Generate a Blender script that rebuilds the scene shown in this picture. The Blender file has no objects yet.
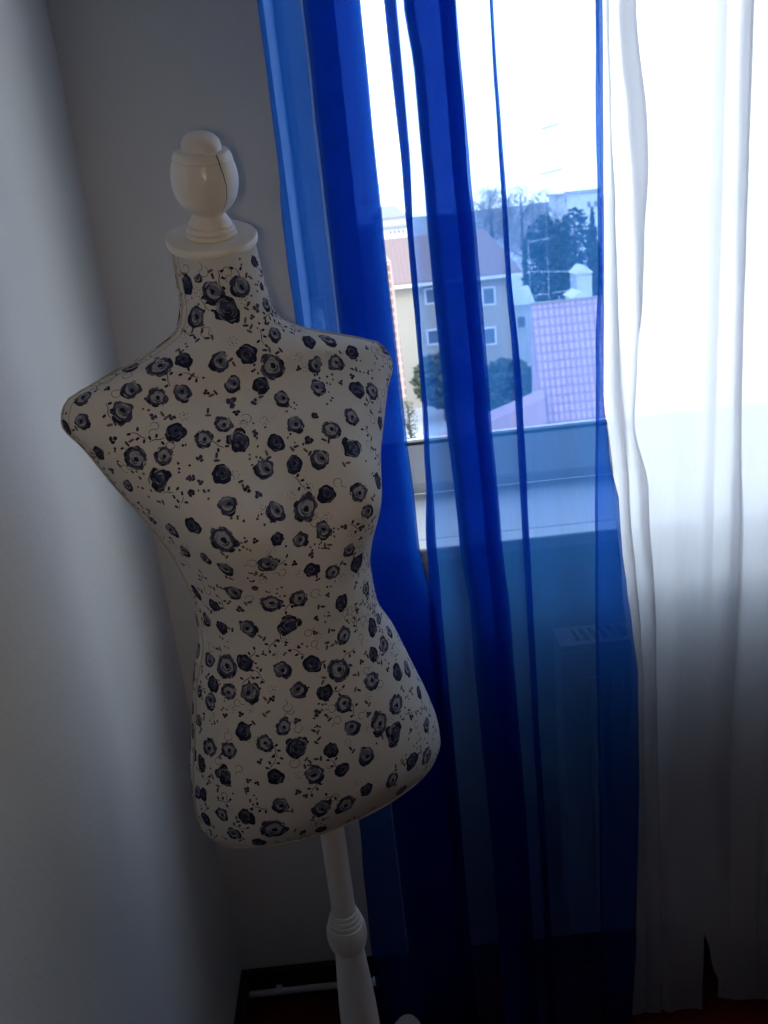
import bpy, bmesh, math, random
from mathutils import Vector, Matrix, noise
from mathutils.bvhtree import BVHTree

S = bpy.context.scene
COL = S.collection

# ------------------------------------------------------------------ camera
EYE = Vector((0.0, 0.0, 1.45))
PITCH, ROLL, FPX = math.radians(19.2), math.radians(6.1), 870.0
FW = Vector((0, math.cos(PITCH), -math.sin(PITCH)))
U0 = Vector((0, math.sin(PITCH), math.cos(PITCH)))
R0 = Vector((1, 0, 0))
RI = math.cos(ROLL) * R0 - math.sin(ROLL) * U0
UP = math.cos(ROLL) * U0 + math.sin(ROLL) * R0
cam_d = bpy.data.cameras.new('camera')
cam = bpy.data.objects.new('camera', cam_d)
COL.objects.link(cam)
M = Matrix.Identity(4)
for i in range(3):
    M[i][0], M[i][1], M[i][2], M[i][3] = RI[i], UP[i], -FW[i], EYE[i]
cam.matrix_world = M
cam_d.sensor_fit = 'VERTICAL'
cam_d.sensor_height = 24.0
cam_d.lens = FPX * 24.0 / 1024.0
cam_d.clip_start = 0.02
cam_d.clip_end = 2000
cam_d.dof.use_dof = True            # telephone lens, focused on the dress form
cam_d.dof.focus_distance = 0.93
cam_d.dof.aperture_fstop = 8.5
S.camera = cam


def at(px, py, Y):
    """point of the world at depth Y seen at a pixel of the photograph"""
    d = (px - 384) * RI - (py - 512) * UP + FPX * FW
    return EYE + d * (Y / d.y)


# ------------------------------------------------------------------ sky, sun, flash, exposure
SKY = 5.0
w = bpy.data.worlds.new('sky')
S.world = w
w.use_nodes = True
nt = w.node_tree
nt.nodes.clear()
o_ = nt.nodes.new('ShaderNodeOutputWorld')
bg = nt.nodes.new('ShaderNodeBackground')
tc = nt.nodes.new('ShaderNodeTexCoord')
sp = nt.nodes.new('ShaderNodeSeparateXYZ')
cr = nt.nodes.new('ShaderNodeValToRGB')
nt.links.new(tc.outputs['Generated'], sp.inputs[0])
nt.links.new(sp.outputs['Z'], cr.inputs['Fac'])
nt.links.new(cr.outputs['Color'], bg.inputs['Color'])
nt.links.new(bg.outputs[0], o_.inputs['Surface'])
e = cr.color_ramp.elements
e[0].position = 0.0
e[0].color = (0.96, 0.98, 1.0, 1)
e[1].position = 0.75
e[1].color = (0.62, 0.75, 1.0, 1)
bg.inputs['Strength'].default_value = SKY

sun_d = bpy.data.lights.new('sun', 'SUN')
sun = bpy.data.objects.new('sun', sun_d)
COL.objects.link(sun)
sun.rotation_euler = Vector((0.45, 0.75, -0.62)).to_track_quat('-Z', 'Y').to_euler()
sun_d.energy = 1.6
sun_d.angle = math.radians(1.5)
sun_d.color = (1.0, 0.95, 0.87)

# the little flash lamp of the telephone, beside the lens
fl_d = bpy.data.lights.new('phone_flash', 'SPOT')
fl = bpy.data.objects.new('phone_flash', fl_d)
COL.objects.link(fl)
fl.location = EYE - 0.022 * RI - 0.006 * UP
fl.rotation_euler = (FW + 0.05 * UP - 0.18 * RI).to_track_quat('-Z', 'Y').to_euler()
fl_d.energy = 4.1
fl_d.color = (1.0, 0.79, 0.6)
fl_d.spot_size = math.radians(64)
fl_d.spot_blend = 1.0
fl_d.shadow_soft_size = 0.003

S.view_settings.view_transform = 'Standard'
S.view_settings.look = 'None'
S.view_settings.exposure = 0.0
S.view_settings.gamma = 1.0
S.view_settings.use_curve_mapping = False
S.cycles.transparent_max_bounces = 64
S.cycles.max_bounces = 16
S.cycles.diffuse_bounces = 6
S.cycles.transmission_bounces = 12
S.cycles.caustics_reflective = False
S.cycles.caustics_refractive = False
S.cycles.sample_clamp_indirect = 6.0


# ------------------------------------------------------------------ materials
def mat(name, color, rough=0.6, spec=0.3, var=0.0, scale=8.0, bump=0.0, bscale=200.0, metal=0.0):
    m = bpy.data.materials.new(name)
    m.use_nodes = True
    n = m.node_tree
    b = n.nodes['Principled BSDF']
    b.inputs['Roughness'].default_value = rough
    b.inputs['Specular IOR Level'].default_value = spec
    b.inputs['Metallic'].default_value = metal
    c = (*color, 1)
    b.inputs['Base Color'].default_value = c
    tex = n.nodes.new('ShaderNodeTexCoord')
    if var > 0:
        ns = n.nodes.new('ShaderNodeTexNoise')
        ns.inputs['Scale'].default_value = scale
        ns.inputs['Detail'].default_value = 4
        mx = n.nodes.new('ShaderNodeMix')
        mx.data_type = 'RGBA'
        mx.inputs['A'].default_value = tuple(v * (1 - var) for v in color) + (1,)
        mx.inputs['B'].default_value = tuple(min(1, v * (1 + var)) for v in color) + (1,)
        n.links.new(tex.outputs['Object'], ns.inputs['Vector'])
        n.links.new(ns.outputs['Fac'], mx.inputs['Factor'])
        n.links.new(mx.outputs['Result'], b.inputs['Base Color'])
    if bump > 0:
        n2 = n.nodes.new('ShaderNodeTexNoise')
        n2.inputs['Scale'].default_value = bscale
        bp = n.nodes.new('ShaderNodeBump')
        bp.inputs['Strength'].default_value = bump
        bp.inputs['Distance'].default_value = 0.002
        n.links.new(tex.outputs['Object'], n2.inputs['Vector'])
        n.links.new(n2.outputs['Fac'], bp.inputs['Height'])
        n.links.new(bp.outputs['Normal'], b.inputs['Normal'])
    return m


def sheer(name, holes, tint, thread, t_share, transl, rough_thread):
    """open weave: holes let everything by, threads tint or scatter the light"""
    m = bpy.data.materials.new(name)
    m.use_nodes = True
    n = m.node_tree
    n.nodes.clear()
    out = n.nodes.new('ShaderNodeOutputMaterial')
    t0 = n.nodes.new('ShaderNodeBsdfTransparent')
    t0.inputs[0].default_value = (1, 1, 1, 1)
    t1 = n.nodes.new('ShaderNodeBsdfTransparent')
    t1.inputs[0].default_value = (*tint, 1)
    tr = n.nodes.new('ShaderNodeBsdfTranslucent')
    tr.inputs[0].default_value = (*thread, 1)
    df = n.nodes.new('ShaderNodeBsdfDiffuse')
    df.inputs[0].default_value = (*rough_thread, 1)
    m1 = n.nodes.new('ShaderNodeMixShader')
    m1.inputs[0].default_value = transl
    n.links.new(df.outputs[0], m1.inputs[1])
    n.links.new(tr.outputs[0], m1.inputs[2])
    m2 = n.nodes.new('ShaderNodeMixShader')
    m2.inputs[0].default_value = t_share
    n.links.new(m1.outputs[0], m2.inputs[1])
    n.links.new(t1.outputs[0], m2.inputs[2])
    m3 = n.nodes.new('ShaderNodeMixShader')
    n.links.new(m2.outputs[0], m3.inputs[1])
    n.links.new(t0.outputs[0], m3.inputs[2])
    # slightly uneven weave
    tex = n.nodes.new('ShaderNodeTexCoord')
    mp = n.nodes.new('ShaderNodeMapping')
    mp.inputs['Scale'].default_value = (260, 260, 30)
    ns = n.nodes.new('ShaderNodeTexNoise')
    ns.inputs['Scale'].default_value = 1.0
    mr = n.nodes.new('ShaderNodeMapRange')
    mr.inputs['From Min'].default_value = 0.3
    mr.inputs['From Max'].default_value = 0.7
    mr.inputs['To Min'].default_value = holes - 0.015
    mr.inputs['To Max'].default_value = holes + 0.015
    n.links.new(tex.outputs['Object'], mp.inputs[0])
    n.links.new(mp.outputs[0], ns.inputs['Vector'])
    n.links.new(ns.outputs['Fac'], mr.inputs['Value'])
    n.links.new(mr.outputs[0], m3.inputs[0])
    n.links.new(m3.outputs[0], out.inputs['Surface'])
    return m


def tiles(name, c1, c2, mortar, sx, sy, msize=0.03, axis='XZ'):
    m = bpy.data.materials.new(name)
    m.use_nodes = True
    n = m.node_tree
    b = n.nodes['Principled BSDF']
    b.inputs['Roughness'].default_value = 0.8
    tex = n.nodes.new('ShaderNodeTexCoord')
    br = n.nodes.new('ShaderNodeTexBrick')
    br.offset = 0.0
    br.inputs['Color1'].default_value = (*c1, 1)
    br.inputs['Color2'].default_value = (*c2, 1)
    br.inputs['Mortar'].default_value = (*mortar, 1)
    br.inputs['Scale'].default_value = 1.0
    br.inputs['Mortar Size'].default_value = msize
    br.inputs['Brick Width'].default_value = sx
    br.inputs['Row Height'].default_value = sy
    n.links.new(tex.outputs['UV'], br.inputs['Vector'])
    n.links.new(br.outputs['Color'], b.inputs['Base Color'])
    return m


def glass_mat():
    m = bpy.data.materials.new('window_glass')
    m.use_nodes = True
    n = m.node_tree
    n.nodes.clear()
    out = n.nodes.new('ShaderNodeOutputMaterial')
    t = n.nodes.new('ShaderNodeBsdfTransparent')
    t.inputs[0].default_value = (0.96, 0.98, 0.97, 1)
    g = n.nodes.new('ShaderNodeBsdfGlossy')
    g.inputs['Roughness'].default_value = 0.0
    x = n.nodes.new('ShaderNodeMixShader')
    x.inputs[0].default_value = 0.05
    n.links.new(t.outputs[0], x.inputs[1])
    n.links.new(g.outputs[0], x.inputs[2])
    n.links.new(x.outputs[0], out.inputs['Surface'])
    return m


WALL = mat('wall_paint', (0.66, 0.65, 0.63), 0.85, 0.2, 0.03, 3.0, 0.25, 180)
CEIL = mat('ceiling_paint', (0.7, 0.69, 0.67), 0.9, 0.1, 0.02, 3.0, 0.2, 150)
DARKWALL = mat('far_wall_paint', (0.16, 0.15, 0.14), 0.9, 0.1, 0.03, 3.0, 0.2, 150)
CARPET = mat('red_carpet', (0.13, 0.012, 0.012), 0.95, 0.05, 0.35, 220.0, 0.8, 500)
SKIRT = mat('dark_wood', (0.035, 0.022, 0.016), 0.55, 0.3, 0.3, 20.0)
PVC = mat('white_pvc', (0.8, 0.81, 0.82), 0.35, 0.4, 0.01, 4.0)
GASKET = mat('grey_gasket', (0.06, 0.065, 0.07), 0.6, 0.3, 0.05, 30.0)
SILLM = mat('white_sill_laminate', (0.78, 0.79, 0.8), 0.35, 0.4, 0.02, 6.0)
ENAMEL = mat('radiator_enamel', (0.74, 0.73, 0.7), 0.4, 0.4, 0.02, 6.0)
SLOT = mat('radiator_inside', (0.08, 0.08, 0.08), 0.7, 0.2, 0.05, 20.0)
STEEL = mat('brushed_steel', (0.45, 0.45, 0.46), 0.35, 0.5, 0.05, 60.0, metal=1.0)
PIPEM = mat('painted_pipe', (0.5, 0.47, 0.44), 0.45, 0.4, 0.05, 20.0)
CREAM = mat('cream_painted_wood', (0.74, 0.67, 0.56), 0.28, 0.45, 0.05, 25.0, 0.1, 60)
POLEM = mat('white_painted_wood', (0.68, 0.64, 0.58), 0.4, 0.35, 0.05, 25.0, 0.1, 60)
CRACK = mat('crack_brown', (0.05, 0.03, 0.015), 0.9, 0.05, 0.1, 50.0)
FABRIC = mat('ecru_cotton', (0.57, 0.54, 0.49), 0.9, 0.1, 0.05, 90.0, 0.5, 900)
PIPING = mat('ecru_piping', (0.42, 0.37, 0.29), 0.9, 0.1, 0.15, 300.0)
NAVY = mat('print_navy', (0.016, 0.02, 0.045), 0.9, 0.1, 0.35, 250.0)
INDIGO = mat('print_indigo', (0.045, 0.052, 0.095), 0.9, 0.1, 0.35, 250.0)
SLATE = mat('print_slate', (0.13, 0.14, 0.19), 0.9, 0.1, 0.3, 250.0)
PALE = mat('print_pale_grey', (0.30, 0.30, 0.32), 0.9, 0.1, 0.2, 250.0)
TAUPE = mat('print_taupe', (0.13, 0.10, 0.085), 0.9, 0.1, 0.2, 250.0)
BLUE = sheer('blue_voile', 0.25, (0.08, 0.35, 0.80), (0.032, 0.225, 0.66), 0.42, 0.68, (0.005, 0.025, 0.13))
WHITE = sheer('white_voile', 0.09, (0.7, 0.7, 0.72), (0.93, 0.93, 0.95), 0.03, 0.74, (0.5, 0.5, 0.52))
GLASS = glass_mat()


# ------------------------------------------------------------------ helpers
def link(name, me, parent=None, mats=(), smooth=False):
    o = bpy.data.objects.new(name, me)
    COL.objects.link(o)
    for m in mats:
        me.materials.append(m)
    if smooth:
        for p in me.polygons:
            p.use_smooth = True
    if parent:
        o.parent = parent
        o.matrix_parent_inverse = parent.matrix_world.inverted()
    return o


def empty(name, loc, label, cat, group=None):
    o = bpy.data.objects.new(name, None)
    COL.objects.link(o)
    o.location = loc
    o.empty_display_size = 0.05
    o['label'], o['category'] = label, cat
    if group:
        o['group'] = group
    bpy.context.view_layer.update()
    return o


def struct(o):
    o['kind'] = 'structure'
    return o


class MB:
    def __init__(self):
        self.v, self.f, self.m, self.uv = [], [], [], {}

    def add(self, vs, fs, mi=0):
        k = len(self.v)
        self.v += [tuple(p) for p in vs]
        for f in fs:
            self.f.append([i + k for i in f])
            self.m.append(mi)

    def box(self, a, b, mi=0):
        x0, y0, z0 = a
        x1, y1, z1 = b
        vs = [(x0, y0, z0), (x1, y0, z0), (x1, y1, z0), (x0, y1, z0), (x0, y0, z1), (x1, y0, z1), (x1, y1, z1), (x0, y1, z1)]
        self.add(vs, [(0, 3, 2, 1), (4, 5, 6, 7), (0, 1, 5, 4), (1, 2, 6, 5), (2, 3, 7, 6), (3, 0, 4, 7)], mi)

    def tube(self, pts, rad, n=10, mi=0, cap=True):
        pts = [Vector(p) for p in pts]
        rs = rad if isinstance(rad, (list, tuple)) else [rad] * len(pts)
        vs, fs = [], []
        ref = Vector((0.13, 0.31, 0.94))
        for i, p in enumerate(pts):
            t = (pts[min(i + 1, len(pts) - 1)] - pts[max(i - 1, 0)]).normalized()
            a = t.cross(ref)
            if a.length < 1e-3:
                a = t.cross(Vector((1, 0, 0)))
            a.normalize()
            b = t.cross(a)
            for k in range(n):
                q = 2 * math.pi * k / n
                vs.append(p + rs[i] * (math.cos(q) * a + math.sin(q) * b))
        for i in range(len(pts) - 1):
            for k in range(n):
                k2 = (k + 1) % n
                fs.append((i * n + k, i * n + k2, (i + 1) * n + k2, (i + 1) * n + k))
        if cap:
            fs.append(tuple(range(n))[::-1])
            fs.append(tuple((len(pts) - 1) * n + k for k in range(n)))
        self.add(vs, fs, mi)

    def lathe(self, prof, org, axis=(0, 0, 1), n=40, mi=0):
        """prof: (radius, height) from below to above"""
        ax = Vector(axis).normalized()
        a = ax.cross(Vector((0, 1, 0))).normalized()
        b = ax.cross(a)
        org = Vector(org)
        vs, fs = [], []
        for r, h in prof:
            for k in range(n):
                q = 2 * math.pi * k / n
                vs.append(org + ax * h + max(r, 1e-5) * (math.cos(q) * a + math.sin(q) * b))
        for i in range(len(prof) - 1):
            for k in range(n):
                k2 = (k + 1) % n
                fs.append((i * n + k, i * n + k2, (i + 1) * n + k2, (i + 1) * n + k))
        fs.append(tuple(range(n))[::-1])
        fs.append(tuple((len(prof) - 1) * n + k for k in range(n)))
        self.add(vs, fs, mi)

    def build(self, name, mats, parent=None, smooth=False, bevel=0.0, angle=None):
        me = bpy.data.meshes.new(name)
        me.from_pydata(self.v, [], self.f)
        me.update()
        if not isinstance(mats, (list, tuple)):
            mats = [mats]
        for p, mi in zip(me.polygons, self.m):
            p.material_index = mi
        bm = bmesh.new()
        bm.from_mesh(me)
        bmesh.ops.recalc_face_normals(bm, faces=bm.faces)
        bm.to_mesh(me)
        bm.free()
        if angle is not None:
            smooth = True
        o = link(name, me, parent, mats, smooth)
        if angle is not None:
            me.set_sharp_from_angle(angle=math.radians(angle))
        if bevel > 0:
            md = o.modifiers.new('bevel', 'BEVEL')
            md.width = bevel
            md.segments = 2
            md.limit_method = 'ANGLE'
        return o


def lerp_table(tab, z):
    """tab: (z, x) sorted from high z to low z; smooth interpolation"""
    if z >= tab[0][0]:
        return tab[0][1]
    for (z0, x0), (z1, x1) in zip(tab, tab[1:]):
        if z >= z1:
            t = (z0 - z) / (z0 - z1)
            t = t * t * (3 - 2 * t)
            return x0 + (x1 - x0) * t
    return tab[-1][1]


def smooth_prof(kn, sub=4):
    """Catmull-Rom through (r, h) knots"""
    out = []
    for i in range(len(kn) - 1):
        p0, p1, p2, p3 = kn[max(i - 1, 0)], kn[i], kn[i + 1], kn[min(i + 2, len(kn) - 1)]
        for s in range(sub):
            t = s / sub
            out.append(tuple(0.5 * (2 * p1[c] + (p2[c] - p0[c]) * t + (2 * p0[c] - 5 * p1[c] + 4 * p2[c] - p3[c]) * t * t
                                    + (3 * p1[c] - p0[c] - 3 * p2[c] + p3[c]) * t ** 3) for c in (0, 1)))
    out.append(kn[-1])
    return out


# ------------------------------------------------------------------ the room
XL, XR, YW, YB, ZC = -0.375, 2.9, 1.333, -2.6, 2.5
WX0, WX1, WZ0, WZ1 = -0.089, 2.55, 0.905, 2.38     # window opening
WO = 1.70                                         # outer face of the window wall
mb = MB(); mb.box((XL - 0.2, YB - 0.2, -0.2), (XR + 0.2, WO, 0.0))
struct(mb.build('floor', CARPET))
mb = MB(); mb.box((XL - 0.2, YB - 0.2, ZC), (XR + 0.2, WO, ZC + 0.2))
struct(mb.build('ceiling', CEIL))
mb = MB(); mb.box((XL - 0.2, YB, 0), (XL, YW, ZC))
struct(mb.build('wall_left', WALL))
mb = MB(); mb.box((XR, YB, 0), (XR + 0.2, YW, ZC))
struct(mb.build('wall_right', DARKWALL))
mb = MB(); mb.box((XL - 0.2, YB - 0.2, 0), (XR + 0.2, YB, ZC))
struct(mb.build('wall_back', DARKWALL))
mb = MB()
mb.box((XL - 0.2, YW, 0), (WX0, WO, ZC))
mb.box((WX1, YW, 0), (XR + 0.2, WO, ZC))
mb.box((WX0, YW, 0), (WX1, WO, WZ0))
mb.box((WX0, YW, WZ1), (WX1, WO, ZC))
struct(mb.build('wall_front', WALL))
# skirting boards, dark wood with a rounded top
mb = MB(); mb.box((XL, YB, 0), (XL + 0.012, YW, 0.07))
struct(mb.build('baseboard_left', SKIRT, bevel=0.003))
mb = MB(); mb.box((XL + 0.012, YW - 0.014, 0), (XR, YW, 0.07))
struct(mb.build('baseboard_front', SKIRT, bevel=0.003))

# window: sill board, frame, two sashes, panes, handle
win = bpy.data.objects.new('window_1', None)
COL.objects.link(win)
win.location = (0.5, 1.59, WZ0)
struct(win)
bpy.context.view_layer.update()
WY = 1.556
mb = MB()
mb.box((WX0 - 0.045, 1.29, 0.907), (WX1 + 0.045, 1.3329, 0.931))
mb.box((WX0 + 0.001, 1.3329, 0.907), (WX1 - 0.001, WY + 0.02, 0.931))
mb.build('window_sill', SILLM, win, bevel=0.004)
FZ0, FZ1 = 0.9315, WZ1
mb = MB()
fw_ = 0.035
mb.box((WX0, WY + 0.012, FZ0), (WX0 + fw_, WY + 0.085, FZ1))
mb.box((WX1 - fw_, WY + 0.012, FZ0), (WX1, WY + 0.085, FZ1))
mb.box((WX0 + fw_, WY + 0.012, FZ0), (WX1 - fw_, WY + 0.085, FZ0 + fw_))
mb.box((WX0 + fw_, WY + 0.012, FZ1 - fw_), (WX1 - fw_, WY + 0.085, FZ1))
mb.build('window_frame', PVC, win, bevel=0.004)


def sash(x0, x1):
    z0, z1 = FZ0 + 0.022, FZ1 - 0.022
    sw = 0.078
    y0, y1 = WY - 0.004, WY + 0.055
    m = MB()
    m.box((x0, y0, z0), (x0 + sw, y1, z1))
    m.box((x1 - sw, y0, z0), (x1, y1, z1))
    m.box((x0 + sw, y0, z0), (x1 - sw, y1, z0 + sw))
    m.box((x0 + sw, y0, z1 - sw), (x1 - sw, y1, z1))
    s = m.build('sash', PVC, win, bevel=0.005)
    g = MB()
    a, b, c, d = x0 + sw, x1 - sw, z0 + sw, z1 - sw
    t = 0.006
    g.box((a, y0 + 0.004, c), (a + t, y0 + 0.02, d))
    g.box((b - t, y0 + 0.004, c), (b, y0 + 0.02, d))
    g.box((a + t, y0 + 0.004, c), (b - t, y0 + 0.02, c + t))
    g.box((a + t, y0 + 0.004, d - t), (b - t, y0 + 0.02, d))
    g.build('gasket', GASKET, s)
    p = MB()
    p.box((a + 0.001, y0 + 0.022, c + 0.001), (b - 0.001, y0 + 0.026, d - 0.001))
    p.build('pane', GLASS, s)
    return s


MX1, MX2 = 0.84, 1.70
for mx in (MX1, MX2):
    mb = MB(); mb.box((mx - 0.03, WY + 0.012, FZ0 + fw_), (mx + 0.03, WY + 0.085, FZ1 - fw_))
    mb.build('mullion', PVC, win, bevel=0.004)
s1 = sash(WX0 + 0.012, MX1 - 0.008)
s2 = sash(MX1 + 0.008, MX2 - 0.008)
s3 = sash(MX2 + 0.008, WX1 - 0.012)
hx = -0.0765
mb = MB()
mb.box((hx - 0.014, WY - 0.016, 1.225), (hx + 0.014, WY - 0.004, 1.315))
mb.tube([(hx, WY - 0.012, 1.285), (hx, WY - 0.045, 1.285)], 0.009, 12)
mb.tube([(hx, WY - 0.04, 1.297), (hx, WY - 0.047, 1.28), (hx, WY - 0.047, 1.20), (hx, WY - 0.044, 1.165)], [0.010, 0.011, 0.0095, 0.008], 12)
mb.build('window_handle', PVC, s1, bevel=0.002)

# ------------------------------------------------------------------ radiator under the window
RX0, RX1, RY0, RY1, RZ0, RZ1 = 0.261, 1.06, 1.246, 1.31, 0.16, 0.755
rad = empty('radiator', (0.66, 1.28, 0), 'white panel radiator with slotted top grille on the wall under the window', 'radiator')
mb = MB()
mb.box((RX0, RY0, RZ0), (RX1, RY0 + 0.012, RZ1 - 0.012))
x = RX0 + 0.045
while x < RX1 - 0.04:                       # pressed channels of the front panel
    mb.box((x, RY0 - 0.004, RZ0 + 0.05), (x + 0.022, RY0, RZ1 - 0.06))
    x += 0.0333
mb.build('front_panel', ENAMEL, rad, bevel=0.003)
mb = MB(); mb.box((RX0 + 0.01, RY1 - 0.012, RZ0), (RX1 - 0.01, RY1, RZ1 - 0.016))
mb.build('back_panel', ENAMEL, rad, bevel=0.003)
mb = MB()
mb.box((RX0, RY0, RZ1 - 0.011), (RX1, RY0 + 0.013, RZ1))
mb.box((RX0, RY1 - 0.009, RZ1 - 0.011), (RX1, RY1, RZ1))
mb.box((RX0, RY0 + 0.013, RZ1 - 0.011), (RX0 + 0.028, RY1 - 0.009, RZ1))
x = RX0 + 0.028 + 0.0085
while x < RX1 - 0.03:
    sl = 0.007
    vs = [(x, RY0 + 0.012, RZ1 - 0.008), (x + sl, RY0 + 0.012, RZ1 - 0.008), (x + sl - 0.004, RY1 - 0.008, RZ1 - 0.008), (x - 0.004, RY1 - 0.008, RZ1 - 0.008)]
    vs += [(a, b, RZ1 - 0.001) for a, b, c in vs]
    mb.add(vs, [(0, 3, 2, 1), (4, 5, 6, 7), (0, 1, 5, 4), (1, 2, 6, 5), (2, 3, 7, 6), (3, 0, 4, 7)])
    x += 0.0155
mb.box((RX1 - 0.02, RY0 + 0.013, RZ1 - 0.011), (RX1, RY1 - 0.009, RZ1))
mb.build('top_grille', ENAMEL, rad)
mb = MB()
mb.box((RX0, RY0 + 0.012, RZ0 + 0.03), (RX0 + 0.003, RY1 - 0.004, RZ1 - 0.011))
mb.build('side_cover', ENAMEL, rad)
mb = MB()
mb.box((RX1 - 0.003, RY0 + 0.012, RZ0 + 0.03), (RX1, RY1 - 0.004, RZ1 - 0.011))
mb.build('side_cover', ENAMEL, rad)
mb = MB()
for i in range(40):
    xx = RX0 + 0.02 + i * (RX1 - RX0 - 0.04) / 39
    mb.box((xx, RY0 + 0.014, RZ0 + 0.04), (xx + 0.0015, RY1 - 0.014, RZ1 - 0.05))
mb.build('convector_fins', SLOT, rad)
for xx in (RX0 + 0.12, RX1 - 0.12):
    mb = MB(); mb.box((xx, RY1, 0.25), (xx + 0.04, YW, 0.68))
    mb.build('wall_bracket', STEEL, rad)
# heating pipe running along the skirting
hp = empty('heating_pipe', (-0.24, 1.3, 0.0), 'thin pale pipe clipped along the dark skirting board above the red carpet', 'pipe')
mb = MB(); mb.tube([(-0.362, 1.309, 0.029), (-0.20, 1.309, 0.029), (-0.118, 1.309, 0.029)], 0.0062, 12)
mb.build('pipe_tube', PIPEM, hp, angle=40)
mb = MB(); mb.tube([(-0.119, 1.309, 0.029), (-0.108, 1.309, 0.029)], 0.0085, 12)
mb.build('end_cap', PVC, hp, angle=40)
for xx in (-0.31, -0.15):
    mb = MB(); mb.box((xx, 1.3145, 0.0225), (xx + 0.012, 1.319, 0.0355))
    mb.build('pipe_clip', PVC, hp)


# ------------------------------------------------------------------ dress form
TH, FX, FY, FZ, LEAN, FWD, BUST = 0.48122, -0.10494, 0.89968, 0.79121, -0.05203, -0.03176, 0.03772
HK = [0, .015, .05, .09, .14, .19, .235, .28, .33, .38, .43, .47, .495, .515, .53, .545, .565, .59, .645]
WK = [0.1495, 0.1581, 0.1561, 0.148, 0.1337, 0.1195, 0.1025, 0.1005, 0.1084, 0.1262, 0.1501, 0.1672, 0.1800, 0.1715, 0.1345, 0.0873, 0.052, 0.044, 0.0409]
DK = [0.0782, 0.0892, 0.1053, 0.1079, 0.1034, 0.0969, 0.0944, 0.1000, 0.1063, 0.1004, 0.0915, 0.0802, 0.0607, 0.0534, 0.0551, 0.0522, 0.0490, 0.0465, 0.0435]


def pch(xk, yk, x):
    n = len(xk)
    h = [xk[i + 1] - xk[i] for i in range(n - 1)]
    d = [(yk[i + 1] - yk[i]) / h[i] for i in range(n - 1)]

    def sl(i):
        if i == 0: return d[0]
        if i == n - 1: return d[-1]
        if d[i - 1] * d[i] <= 0: return 0.0
        a, b = 2 * h[i] + h[i - 1], h[i] + 2 * h[i - 1]
        return (a + b) / (a / d[i - 1] + b / d[i])
    i = 0
    while i < n - 2 and x > xk[i + 1]:
        i += 1
    t = (x - xk[i]) / h[i]
    return (1 + 2 * t) * (1 - t) ** 2 * yk[i] + t * (1 - t) ** 2 * h[i] * sl(i) + t * t * (3 - 2 * t) * yk[i + 1] + t * t * (t - 1) * h[i] * sl(i + 1)


EX = Vector((math.cos(TH), math.sin(TH), 0))
EN = Vector((math.sin(TH), -math.cos(TH), 0))
CAPAX = Vector((0.075, -0.36, 1.0)).normalized()
HTOP = 0.6425


def tor(h, ph):
    wv, dv = pch(HK, WK, h), pch(HK, DK, h)
    c, s = math.cos(ph), math.sin(ph)
    a, b = wv * c, dv * s
    if s > 0:
        b += BUST * math.exp(-((h - .385) / .055) ** 2) * (math.exp(-((a - .07) / .05) ** 2) + math.exp(-((a + .07) / .05) ** 2)) * min(1, max(0, s * 1.5))
    if s < 0:
        b *= 1.1
    a += 0.0045 * max(0.0, min(1.0, (h - 0.53) / 0.06))
    off_ = a * EX + b * EN
    dz = 0.0
    t = max(0.0, min(1.0, (h - 0.555) / 0.09))
    t = t * t * (3 - 2 * t)
    dz = -(off_.x * CAPAX.x + off_.y * CAPAX.y) / CAPAX.z * t
    return Vector((FX, FY, FZ)) + (a + LEAN * h) * EX + (b + FWD * h) * EN + Vector((0, 0, h + dz))


form = empty('dress_form', (-0.107, 0.897, 0), 'tailor dress form covered in blue rose print cotton with cream finial on turned pole', 'dress form')
NPH = 128
hs = [0.0, 0.002, 0.005, 0.009, 0.015, 0.024, 0.036] + [0.05 + 0.43 * i / 44 for i in range(44)] + [0.48 + 0.165 * i / 44 for i in range(45)]
tv, tf = [], []
# underside, slightly hollow
cc = tor(0, 0) * 0.5 + tor(0, math.pi) * 0.5
for sc, dz in ((0.93, 0.004), (0.97, -0.002)):
    for k in range(NPH):
        p = tor(0, 2 * math.pi * k / NPH)
        tv.append(cc + (p - cc) * sc + Vector((0, 0, dz)))
for h in hs:
    for k in range(NPH):
        tv.append(tor(h, 2 * math.pi * k / NPH))
nr = len(hs) + 2
for r in range(nr - 1):
    for k in range(NPH):
        k2 = (k + 1) % NPH
        tf.append((r * NPH + k, r * NPH + k2, (r + 1) * NPH + k2, (r + 1) * NPH + k))
tf.append(tuple(range(NPH)))
tf.append(tuple((nr - 1) * NPH + k for k in range(NPH))[::-1])
bvh = BVHTree.FromPolygons(tv, tf)
T = MB()
T.add(tv, tf, 0)
NCLOTH = len(T.f)

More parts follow.
